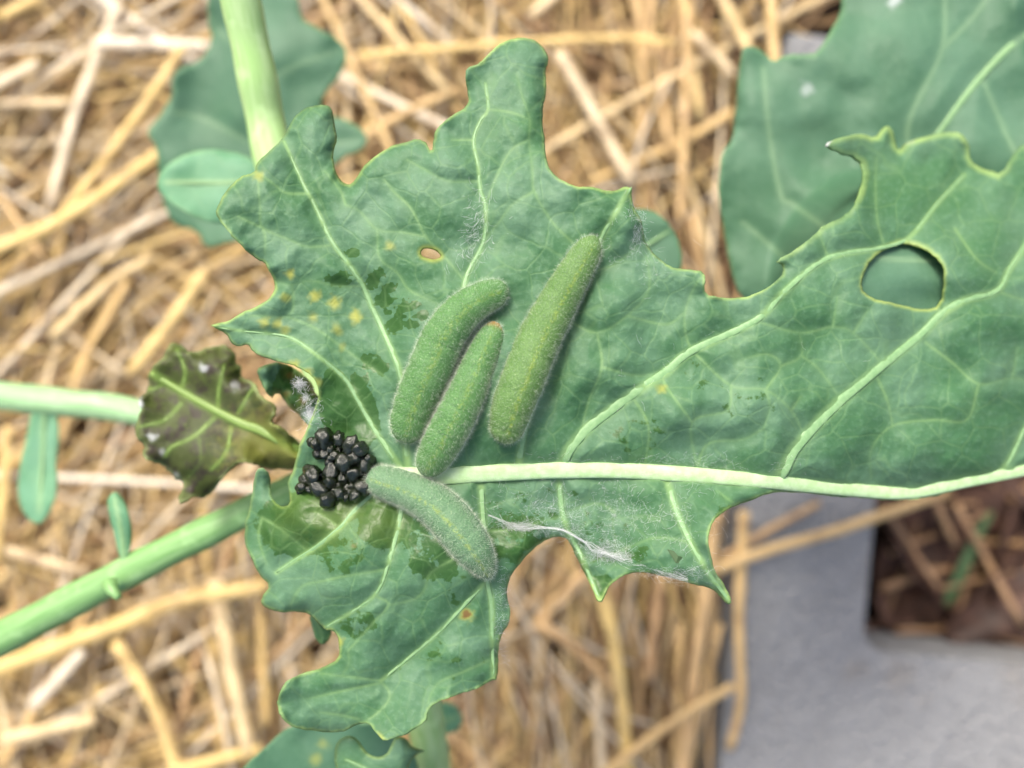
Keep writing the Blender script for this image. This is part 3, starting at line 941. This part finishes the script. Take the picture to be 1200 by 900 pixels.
brown_v = [([(211,460),(217,436),(207,409)],5,3),([(195,448),(180,456),(172,455)],4,3),([(212,473),(193,492),(164,500)],5,3),([(255,479),(257,452),(263,428)],5,3),([(252,489),(228,511),(201,524),(193,536)],6,3),([(279,484),(290,465),(300,450)],4,3),([(271,500),(265,530),(247,551)],4,3),([(232,505),(235,540),(220,560)],3,2)]
bl = build_leaf('leaf', brown_out, zbrown, 3, M['leaf_brown'], root, (), [(brown_mid, 11, 14)] + brown_v, ((310,520,45,.35,0),(340,535,35,.35,0)), (), 2.8, .0005, .0045, .0003, 4.5, .9, ((163,473,7,.85),(238,433,6,.6),(178,513,6,.6),(190,528,5,.4),(275,452,6,.35),(205,556,5,.4)), 6, .85)
bl['label'] = 'withered purple-brown leaf with green veins and nibbled rim'
bpy.context.view_layer.update()
M['brownrib'] = stem_mat('withering_midrib', (.14, .24, .05), (.20, .30, .07))
vein_tube('midrib', brown_mid[:-1], 5, 13, SURF[bl.name], M['brownrib'], bl, .35)
for p, a, b in brown_v: vein_tube('side_vein', p, a * .7, b * .4, SURF[bl.name], M['brownrib'], bl, .2)

def stem(name, path, r0, r1, mat, parent, sides=20):
    """path: (px, py, z); radii in photo px at each end"""
    pl = smooth_line(path, 8)
    n = len(pl)
    pts = [P(*q) for q in pl]
    rad = [mm(r0 + (r1 - r0) * i / (n - 1), pl[i][2]) * (1 + .03 * math.sin(i * .6)) for i in range(n)]
    Vv, Fc, UV = tube_data(pts, rad, sides, 1.0)
    o = mesh_obj(name, Vv, Fc, mat)
    uvmap(o, UV)
    if parent: keep_parent(o, parent)
    return o
# main stem: out of the soil below the frame, under the leaf, up and away beyond the top edge
stem('main_stem', [(505,1010,-.01),(506,960,.06),(506,900,.118),(495,830,.134),(455,690,.142),(405,530,.146),(350,330,.145),(318,175,.143),(301,90,.146),(282,0,.150),(262,-90,.156),(240,-190,.160)], 22, 23, M['stem_pale'], root)
stem('petiole', [(405,545,.150),(420,552,.162),(440,557,.1672)], 12, 9, M['stem_pale'], root, 14)
# branch that holds the withering leaf and sweeps out to the lower left
br = stem('branch', [(410,543,.146),(350,569,.146),(293,598,.146),(146,672,.145),(0,749,.142),(-120,812,.138),(-230,870,.130)], 17, 22, M['stem'], root)
stem('branch', [(400,545,.138),(290,515,.130),(150,481,.122),(75,472,.120),(0,464,.118),(-110,452,.113),(-220,440,.105)], 13, 20, M['stem_blue'], root)
bpy.context.view_layer.update()
def flat_z(z0, slope=(0, 0), amp=.002, sc=90, seed=0):
    def f(x, y):
        x = np.asarray(x, float); y = np.asarray(y, float)
        return z0 + slope[0] * (x - 600) / 1000 + slope[1] * (y - 450) / 1000 + amp * noise2(x / sc, y / sc, seed)
    return f
def small_leaf(outline, z0, mat, mid, parent, name='leaf', amp=.0012, seed=0, w=5, veins=(), spacing=4, slope=(0, 0), zf=None, **kw):
    zf = zf or flat_z(z0, slope, amp, 60, seed)
    o = build_leaf(name, outline, zf, spacing, mat, parent, (), [(mid, w, w * .6)] + list(veins), seed=seed, **kw)
    bpy.context.view_layer.update()
    vein_tube('midrib', mid, w, w * .5, SURF[o.name], M['vein'], o, .35)
    return o
# bract on the branch, leaflet on the left branch
small_leaf([(127,582),(133,576),(142,580),(149,592),(155,620),(153,645),(146,658),(139,652),(135,632),(129,608),(125,592)], .147, M['leaf_small'], [(145,665),(143,630),(134,585)], root, seed=2)
small_leaf([(37,480),(50,472),(63,480),(70,510),(64,545),(68,563),(63,590),(47,617),(30,607),(20,583),(23,543),(30,517)], .121, M['leaf_small'], [(52,468),(50,530),(46,600)], root, seed=3)
# rounded leaf on the main stem and broad leaf behind it
small_leaf([(183,216),(190,198),(209,184),(230,177),(249,175),(275,178),(296,185),(308,200),(312,220),(302,245),(280,262),(257,263),(235,258),(209,243),(190,230)], .1355, M['leaf_small'], [(316,208),(271,214),(194,214)], root, seed=4)
tl = small_leaf([(246,-30),(242,22),(250,48),(235,72),(209,79),(200,95),(203,110),(196,122),(183,142),(171,154),(183,172),(186,200),(190,235),(202,264),(232,270),(240,291),(262,285),(300,278),(340,252),(380,212),(400,184),(423,176),(431,164),(425,151),(403,138),(385,137),(374,124),(381,106),(400,88),(408,62),(396,44),(370,33),(352,20),(347,-10),(330,-60),(290,-80),(258,-60)],
  .108, M['leaf_far'], [(312,270),(300,180),(292,90),(290,-60)], root, seed=5, w=8, amp=.002, spacing=5, pillow=.0006, veins=[([(298,170),(240,140),(200,130)],4,3),([(295,110),(340,80),(395,60)],4,3),([(300,190),(360,170),(420,165)],4,3),([(292,60),(260,40),(246,20)],4,3)])
small_leaf([(362,720),(374,722),(389,736),(387,748),(378,757),(370,748),(365,735)], .1600, M['leaf'], [(366,722),(375,738),(379,752)], root, seed=12, spacing=2.5, w=2.5)
stem('bud', [(128,682,.149),(133,694,.150),(139,700,.151)], 9, 4, M['stem'], root, 12)
# leaves at the bottom: one under the lower lobe and a curled flap, leaflet on the stem
small_leaf([(268,925),(290,893),(306,882),(324,862),(345,848),(380,840),(430,845),(468,864),(486,884),(500,930),(470,985),(400,1010),(320,990),(270,960)], .147, M['leaf_far'], [(500,915),(420,905),(300,925)], root, seed=7, w=7, spacing=4, curl=.0015, spots=((370,890,8,.5,0),(378,872,7,.4,0)))
small_leaf([(396,915),(391,885),(395,868),(408,861),(420,866),(428,880),(438,888),(452,886),(458,874),(464,862),(476,864),(484,876),(500,880),(488,884),(480,894),(478,910),(470,935),(440,950),(410,940)], .161, M['leaf'], [(497,930),(460,915),(405,890)], root, seed=8, w=4, spacing=3, curl=.002)
small_leaf([(500,838),(512,822),(534,826),(544,842),(536,856),(520,862),(505,858)], .120, M['leaf_small'], [(505,852),(520,845),(538,840)], root, seed=9)
small_leaf([(690,300),(705,262),(735,244),(764,245),(780,257),(794,277),(799,295),(799,318),(780,345),(745,352),(710,335)], .138, M['leaf_far'], [(700,330),(740,300),(785,270)], root, seed=10)
for path in ([(506,930,.090),(503,922,.125),(497,914,.1470)], [(506,950,.070),(503,940,.125),(496,929,.1605)], [(440,640,.1425),(490,560,.134),(600,410,.130),(704,328,.1378)], [(372,420,.1445),(345,340,.124),(312,268,.1085)]):
    stem('petiole', path, 6, 4, M['stem'], root, 12)
# the neighbouring plant's leaf, seen behind the tip
root2 = empty('kale_plant', P(1420, 60, 0))
tag(root2, 'neighbouring kale plant with one broad blue-green leaf over the block', 'kale plant')
bpy.context.view_layer.update()
_ur = flat_z(.130, (.015, 0), .0014, 60, 11)
def z_neighbour(x, y):      # arch added to the shape: the leaf nears the chewed hole to catch light
    x = np.asarray(x, float); y = np.asarray(y, float)
    z = _ur(x, y) + .036 * sstep(150, 70, np.hypot((x - 1062) * .9, y - 335))
    return np.minimum(z, zmain(x, y) - .0020)
ur = small_leaf([(984,-60),(986,0),(984,18),(972,38),(961,57),(952,64),(921,63),(906,73),(896,62),(885,55),(872,54),(867,70),(864,99),(861,135),(858,165),(846,178),(843,204),(842,222),(846,258),(856,318),(866,346),(885,368),(950,395),(1050,415),(1150,405),(1230,370),(1290,300),(1330,190),(1320,60),(1280,-50),(1200,-120),(1090,-130),(1020,-100)],
  .1300, M['leaf_far'], [(1330,-10),(1220,30),(1150,90),(1068,200),(1000,290),(930,350)], root2, seed=11, w=9, amp=.0014, spacing=4, pillow=.0006, zf=z_neighbour,
  veins=[([(1066,200),(1066,141),(1104,57),(1107,-20)],6,3),([(1104,57),(1152,5),(1180,-60)],5,3),([(1000,290),(930,240),(915,228),(900,144),(895,80)],5,3),([(1150,90),(1190,180),(1230,250)],5,3),([(1000,290),(1030,302),(1110,306)],7,4),([(950,330),(905,290),(870,260)],4,3)], whites=((945,105,10,.4),(1048,0,9,.6)))
stem('stem', [(1420,60,-.01),(1415,40,.05),(1400,10,.10),(1370,-10,.128),(1330,-10,.1400)], 26, 9, M['stem'], root2)

# ------------------------------------------------------------------ caterpillars
def caterpillar(path, mat, label, seed, yaw=0.0, tip=None, hair_n=10000, hair_len=.00055):
    """path: (px, py, radius px) from one end to the other"""
    rnd = random.Random(seed)
    nr = np.random.RandomState(seed)
    pl = smooth_line(path, 2.2)
    x, y, r = pl[:, 0], pl[:, 1], pl[:, 2]
    n = len(pl)
    zl = zmain(x, y)
    ker = np.ones(25) / 25
    zl = np.convolve(np.pad(zl, 12, mode='edge'), ker, 'valid')
    rw = r * (CAM_Z - zl - .002) / F
    zc = zl + .0002 + rw * .72
    pts = np.array([P(a, b, c) for a, b, c in zip(x, y, zc)])
    s = np.r_[0, np.cumsum(np.linalg.norm(np.diff(pts, axis=0), axis=1))]
    L = s[-1]
    rmax = rw.max()
    e0 = np.clip(s / (rmax * .75), 0, 1); e1 = np.clip((L - s) / (rmax * .8), 0, 1)
    prof = rw * np.sqrt(np.maximum(0, 1 - (1 - e0) ** 2)) ** .9 * np.sqrt(np.maximum(0, 1 - (1 - e1) ** 2)) ** .9
    seg = L / 13
    ph = s / seg
    ring = .045 * np.abs(np.sin(np.pi * ph)) ** .5 + .022 * np.abs(np.sin(np.pi * ph * 5)) ** .7 - .02
    prof = prof * (.97 + ring)
    prof = np.maximum(prof, 1e-5)
    sides = 36
    V = []; stripe = []; side = []; tipc = []; N = []
    T = np.gradient(pts, axis=0); T /= np.linalg.norm(T, axis=1)[:, None]
    for i in range(n):
        t = Vector(T[i]); sd = t.cross(Vector((0, 0, 1))).normalized(); up = sd.cross(t).normalized()
        for k in range(sides):
            th = 2 * math.pi * k / sides
            c, sn = math.cos(th), math.sin(th)
            hz = .95 if sn > 0 else .70
            bump = 1 + .012 * math.sin(k * 2.1 + i * .9) * math.sin(i * .53)
            p = Vector(pts[i]) + sd * c * prof[i] * bump + up * sn * hz * prof[i] * bump
            V.append(p)
            N.append((sd * c + up * sn).normalized())
            da = abs((th - math.pi / 2 - yaw + math.pi) % (2 * math.pi) - math.pi)
            stripe.append(float(np.clip(1.3 - da / .10, 0, 1)) * (.9 if .06 < s[i] / L < .96 else 0))
            side.append(float(sstep(.75, 1.5, abs(th - math.pi / 2) if th < math.pi * 1.5 else 1.6)))
            tipc.append(.8 * float(sstep(.0016, .0004, s[i])) * (tip or 0))
    Fc = []
    for i in range(n - 1):
        for k in range(sides):
            k2 = (k + 1) % sides
            Fc.append((i * sides + k2, i * sides + k, (i + 1) * sides + k, (i + 1) * sides + k2))
    Fc.append(tuple(range(sides))); Fc.append(tuple((n - 1) * sides + k for k in range(sides - 1, -1, -1)))
    mid = Vector((pts[n // 2][0], pts[n // 2][1], zl[n // 2]))
    root = empty('caterpillar', mid)
    tag(root, label, 'caterpillar', 'caterpillars on the kale leaf')
    b = mesh_obj('body', [v - mid for v in V], Fc, mat, root)
    attr(b, 'stripe', stripe); attr(b, 'side', side); attr(b, 'tipcol', tipc)
    # fine pale hairs
    HV = []; HF = []
    for _ in range(hair_n):
        i = rnd.randrange(1, n - 1)
        k = rnd.randrange(sides)
        th = 2 * math.pi * k / sides
        if math.sin(th) < -.45: continue
        if rnd.random() > prof[i] / rmax + .25: continue
        p = V[i * sides + k].lerp(V[(i + 1) * sides + (k + 1) % sides], rnd.random()) - mid
        nv = N[i * sides + k]
        tt = Vector(T[i])
        eb = 0
        if s[i] < rmax: eb = -(1 - s[i] / rmax)
        if L - s[i] < rmax: eb = 1 - (L - s[i]) / rmax
        dirv = (nv + tt * (eb * 1.2 + rnd.gauss(0, .28)) + Vector((rnd.gauss(0, .25), rnd.gauss(0, .25), rnd.gauss(0, .2)))).normalized()
        ln = hair_len * rnd.uniform(.45, 1.25)
        w = rnd.uniform(.0000045, .0000090)
        a = dirv.orthogonal().normalized(); c = dirv.cross(a)
        tipp = p + dirv * ln + Vector((rnd.gauss(0, 1), rnd.gauss(0, 1), -abs(rnd.gauss(0, 1)))) * ln * .12
        q = len(HV)
        for m_ in range(3):
            an = m_ * 2.0944
            HV.append(p + (a * math.cos(an) + c * math.sin(an)) * w)
        HV.append(tipp)
        HF += [(q, q + 1, q + 3), (q + 1, q + 2, q + 3), (q + 2, q, q + 3)]
    h = mesh_obj('hair', HV, HF, M['hair'], root, False)
    h['kind'] = 'stuff'
    # stubby prolegs and true legs gripping the leaf
    for j in (2, 3, 4, 6.2, 7.2, 8.2, 9.2, 12.2):
        i = min(n - 6, max(6, int(j / 13 * n)))
        t = Vector(T[i]); sd = t.cross(Vector((0, 0, 1))).normalized()
        for sg in (-1, 1):
            top = Vector(pts[i]) + sd * sg * prof[i] * .55 + Vector((0, 0, -prof[i] * .35))
            bot = Vector(pts[i]) + sd * sg * prof[i] * .62
            bot.z = zl[i] + .0001
            lv, lf, lu = tube_data([top - mid, (top + bot) / 2 - mid, bot - mid], [prof[i] * .20, prof[i] * .17, prof[i] * .20], 8, 1, True, Vector((1, 0, 0)))
            lg = mesh_obj('leg', lv, lf, mat, root)
    return root
caterpillar([(596,341,13),(583,343,17),(563,351,20),(541,367,23),(521,393,25),(507,425,25.5),(493,457,25),(482,487,23.5),(473,519,18)], M['cat_green'],
            'plump green fuzzy caterpillar with bent front end, nearest the small brown-rimmed hole', 1, .10)
caterpillar([(581,377,10),(574,398,17),(560,430,20),(543,470,22.5),(526,504,23.5),(510,533,21),(497,556,15)], M['cat_green'],
            'shorter green fuzzy caterpillar wedged between two longer ones, with brownish tip', 2, .08, 1)
caterpillar([(699,277,9),(688,295,17),(667,331,21.5),(646,369,24),(628,405,25.5),(613,444,25.5),(599,481,24),(590,519,18)], M['cat_yellow'],
            'longest straight yellowish green fuzzy caterpillar, pointing at a leaf tooth', 3, .12)
caterpillar([(430,557,14),(449,564,19),(480,575,21.5),(510,592,24),(533,615,25),(553,641,23),(566,661,16),(574,678,8)], M['cat_grey'],
            'grey-green fuzzy caterpillar lying across the midrib beside the black droppings', 4, .0, None, 14000)

# ------------------------------------------------------------------ frass heap
def frass_mesh(seed):
    bm = bmesh.new()
    bmesh.ops.create_icosphere(bm, subdivisions=3, radius=1)
    r = random.Random(seed)
    lob = [Vector((r.gauss(0, 1), r.gauss(0, 1), r.gauss(0, 1))).normalized() for _ in range(9)]
    for v in bm.verts:
        d = max(v.co.dot(l) for l in lob)
        v.co *= .80 + .15 * max(0, d - .60) + .24 * mnoise.noise(v.co * 1.7 + Vector((seed * 3.1, 0, 0))) + .05 * mnoise.noise(v.co * 4.5 + Vector((0, seed * 2.3, 0))) + .07 * math.sin(v.co.x * 5 + seed) * math.sin(v.co.y * 6)
        v.co.x *= 1.15
    me = bpy.data.meshes.new('frass_pellet')
    bm.to_mesh(me); bm.free()
    me.polygons.foreach_set('use_smooth', [True] * len(me.polygons))
    me.materials.append(M['frass'])
    return me
fm = [frass_mesh(i) for i in range(9)]
rnd = random.Random(5)
placed = []
for cx, cy, rx, ry, ang, n in ((400, 531, 38, 15, .35, 26), (391, 566, 41, 20, -.08, 36), (418, 550, 18, 14, 0, 12)):
    k = 0; tr = 0
    while k < n and tr < 800:
        tr += 1
        a, q = rnd.uniform(0, 6.283), math.sqrt(rnd.random())
        u, v = rx * q * math.cos(a), ry * q * math.sin(a)
        px = cx + u * math.cos(ang) - v * math.sin(ang); py = cy + u * math.sin(ang) + v * math.cos(ang)
        rr = rnd.choice([6, 8, 9, 10, 11, 12, 14])
        lev = 0 if k < n * .5 else 1
        zb = float(zmain(np.array([px]), np.array([py]))[0])
        r_ = mm(rr, zb)
        c = P(px, py, zb + .0003 + r_ * .8 + lev * .0011)
        if any((c - p).length < (r_ + q2) * .50 for p, q2 in placed): continue
        placed.append((c, r_))
        o = bpy.data.objects.new('frass_pellet', fm[len(placed) % 9])
        o.location = c; o.scale = (r_ * rnd.uniform(.9, 1.2), r_ * rnd.uniform(.8, 1.05), r_ * .9)
        o.rotation_euler = (rnd.uniform(0, 6), rnd.uniform(0, 6), rnd.uniform(0, 6))
        COL.objects.link(o)
        tag(o, 'glossy wet black frass pellet in the heap at the leaf base', 'dropping', 'frass pellets heaped at the leaf base')
        k += 1

# ------------------------------------------------------------------ silk
def silk(name, label, fibres, loc):
    """fibres: list of (points, radius)"""
    V = []; Fc = []
    for pts, r in fibres:
        v, f, _ = tube_data([p - loc for p in pts], [r] * len(pts), 3, 1, False)
        b = len(V); V += v; Fc += [tuple(b + k for k in q) for q in f]
    o = mesh_obj(name, V, Fc, M['silk'], None, True)
    o.location = loc
    return tag(o, label, 'silk', 'silk left on the leaf')
def zm1(px, py): return float(zmain(np.array([px], float), np.array([py], float))[0])
def wisp(px, py, L, ang, rnd, lift, bend=1.2):
    pts = []
    a = ang
    h0 = rnd.uniform(.0004, .0004 + lift)
    bd = rnd.gauss(0, bend)
    for j in range(5):
        pts.append(P(px, py, zm1(px, py) + h0 + lift * .3 * math.sin(j * 1.3 + a)))
        px += math.cos(a) * L / 4; py += math.sin(a) * L / 4; a += bd / 4
    return pts
def fuzz(rnd, areas, lift=.0008, r=(.000005, .000011)):
    out = []
    for cx, cy, rx, ry, ang, spread, n, L in areas:
        for _ in range(n):
            out.append((wisp(cx + rnd.gauss(0, rx), cy + rnd.gauss(0, ry), L * rnd.uniform(.4, 1.4), ang + rnd.gauss(0, spread), rnd, lift), rnd.uniform(*r)))
    return out
rnd = random.Random(8)
strand = [(572,603),(590,611),(608,618),(632,618),(659,621),(680,632),(701,645),(728,654),(752,660),(782,671),(806,679)]
fib = []
for k in range(30):
    off = rnd.gauss(0, 1)
    a0 = rnd.choice([0, 0, 0, 2, 4, 6]); a1 = rnd.choice([len(strand), len(strand), 6, 8, 9])
    if a1 - a0 < 3: continue
    pl = smooth_line(strand[a0:a1], 7)
    pts = []
    for j, (x, y) in enumerate(pl):
        sp = 2.6 * math.exp(-((x - 610) / 17) ** 2) + .7 + (2.2 + 1.6 * math.sin(x * .13)) * (x > 690)
        pts.append(P(x + rnd.gauss(0, .4), y + off * sp + rnd.gauss(0, .35), zm1(x, y) + .0011 + .0002 * off))
    fib.append((pts, rnd.uniform(.000004, .000012)))
for x, y in ((584, 600), (580, 612), (596, 606), (720, 632), (745, 640), (700, 660), (770, 655)):   # side threads
    t = min(strand, key=lambda q: abs(q[0] - x - 14))
    fib.append(([P(x, y, zm1(x, y) + .0005), P((x + t[0]) / 2, (y + t[1]) / 2, zm1(x, y) + .0008), P(t[0], t[1], zm1(*t) + .0011)], .000016))
# dense white knot of the web
for k in range(140):
    x = rnd.gauss(608, 11); y = 617 + (x - 608) * .12 + rnd.gauss(0, 2.2)
    fib.append((wisp(x, y, rnd.uniform(5, 14), .15 + rnd.gauss(0, .5), rnd, .0009, .8), rnd.uniform(.000004, .000011)))
fib += fuzz(rnd, [(640, 590, 40, 13, 0, 1.5, 190, 13), (720, 605, 45, 20, 0, 1.5, 240, 14), (735, 648, 30, 7, .3, .9, 260, 12), (790, 668, 18, 6, .4, .7, 180, 12), (700, 643, 10, 7, .3, 2, 130, 9), (815, 600, 20, 25, 1, 1, 60, 12)], .0005, (.000003, .000008))
fib += fuzz(rnd, [(604, 616, 14, 2.5, .15, .8, 260, 6), (722, 652, 16, 3, .3, .8, 260, 6), (778, 668, 16, 2.5, .35, .7, 260, 6), (660, 622, 30, 3, .2, .8, 160, 6), (706, 640, 9, 6, 0, 2, 200, 6), (600, 590, 15, 12, 0, 2, 90, 7), (725, 612, 40, 20, 0, 2, 300, 6)], .0009, (.000003, .000008))
silk('silk_web', 'white silk web strung along the toothed leaf edge under the midrib', fib, P(680, 632, .170))
fib = fuzz(rnd, [(560, 262, 9, 22, 2.2, .6, 150, 11), (548, 300, 10, 10, 2, 1, 40, 10)], .0005, (.000003, .000008))
silk('silk_wisps', 'faint silk wisps along the vein above the bent caterpillar', fib, P(560, 262, .172))
fib = fuzz(rnd, [(742, 270, 10, 18, 1.2, .9, 230, 9), (720, 290, 8, 10, 1, 1, 40, 9), (765, 320, 10, 12, .6, 1, 40, 9)], .0004, (.000003, .000008))
silk('silk_wisps', 'dense whitish silk film on the tooth beside the longest caterpillar', fib, P(742, 270, .172))
fib = fuzz(rnd, [(364, 482, 7, 10, 1, 1.5, 170, 6), (350, 450, 5, 3, 0, 1.5, 120, 5), (372, 500, 4, 4, .7, 1.5, 100, 6), (358, 466, 3, 7, 1.2, 1.5, 50, 6)], .0009, (.000006, .000014))
silk('silk_tuft', 'fluffy white silk tuft clinging above the black droppings', fib, P(364, 482, .168))
fib = fuzz(rnd, [(586, 715, 4, 35, .3, .7, 110, 8), (830, 543, 60, 6, 0, .7, 110, 12), (720, 537, 60, 5, 0, .8, 60, 10), (800, 430, 90, 60, 1, 2, 30, 10), (600, 300, 20, 30, 2, 1, 40, 10), (640, 300, 14, 20, 2, 1, 30, 9)], .0004, (.000003, .000007))
silk('silk_wisps', 'loose scattered silk hairs along the midrib and leaf blade', fib, P(720, 540, .170))
# small dry flake caught in the web
fl = [(782,644),(790,646),(795,652),(803,653),(800,660),(792,660),(788,654)]
zz = zm1(792, 652) + .0010
V = [P(x, y, zz + .0002 * (i % 3)) for i, (x, y) in enumerate(fl)]
o = mesh_obj('leaf_flake', V, [tuple(reversed(range(len(V))))], M['grass'], None, False)
s = o.modifiers.new('thick', 'SOLIDIFY'); s.thickness = .0002
tag(o, 'tiny grey-green leaf flake caught in the silk web', 'leaf flake')
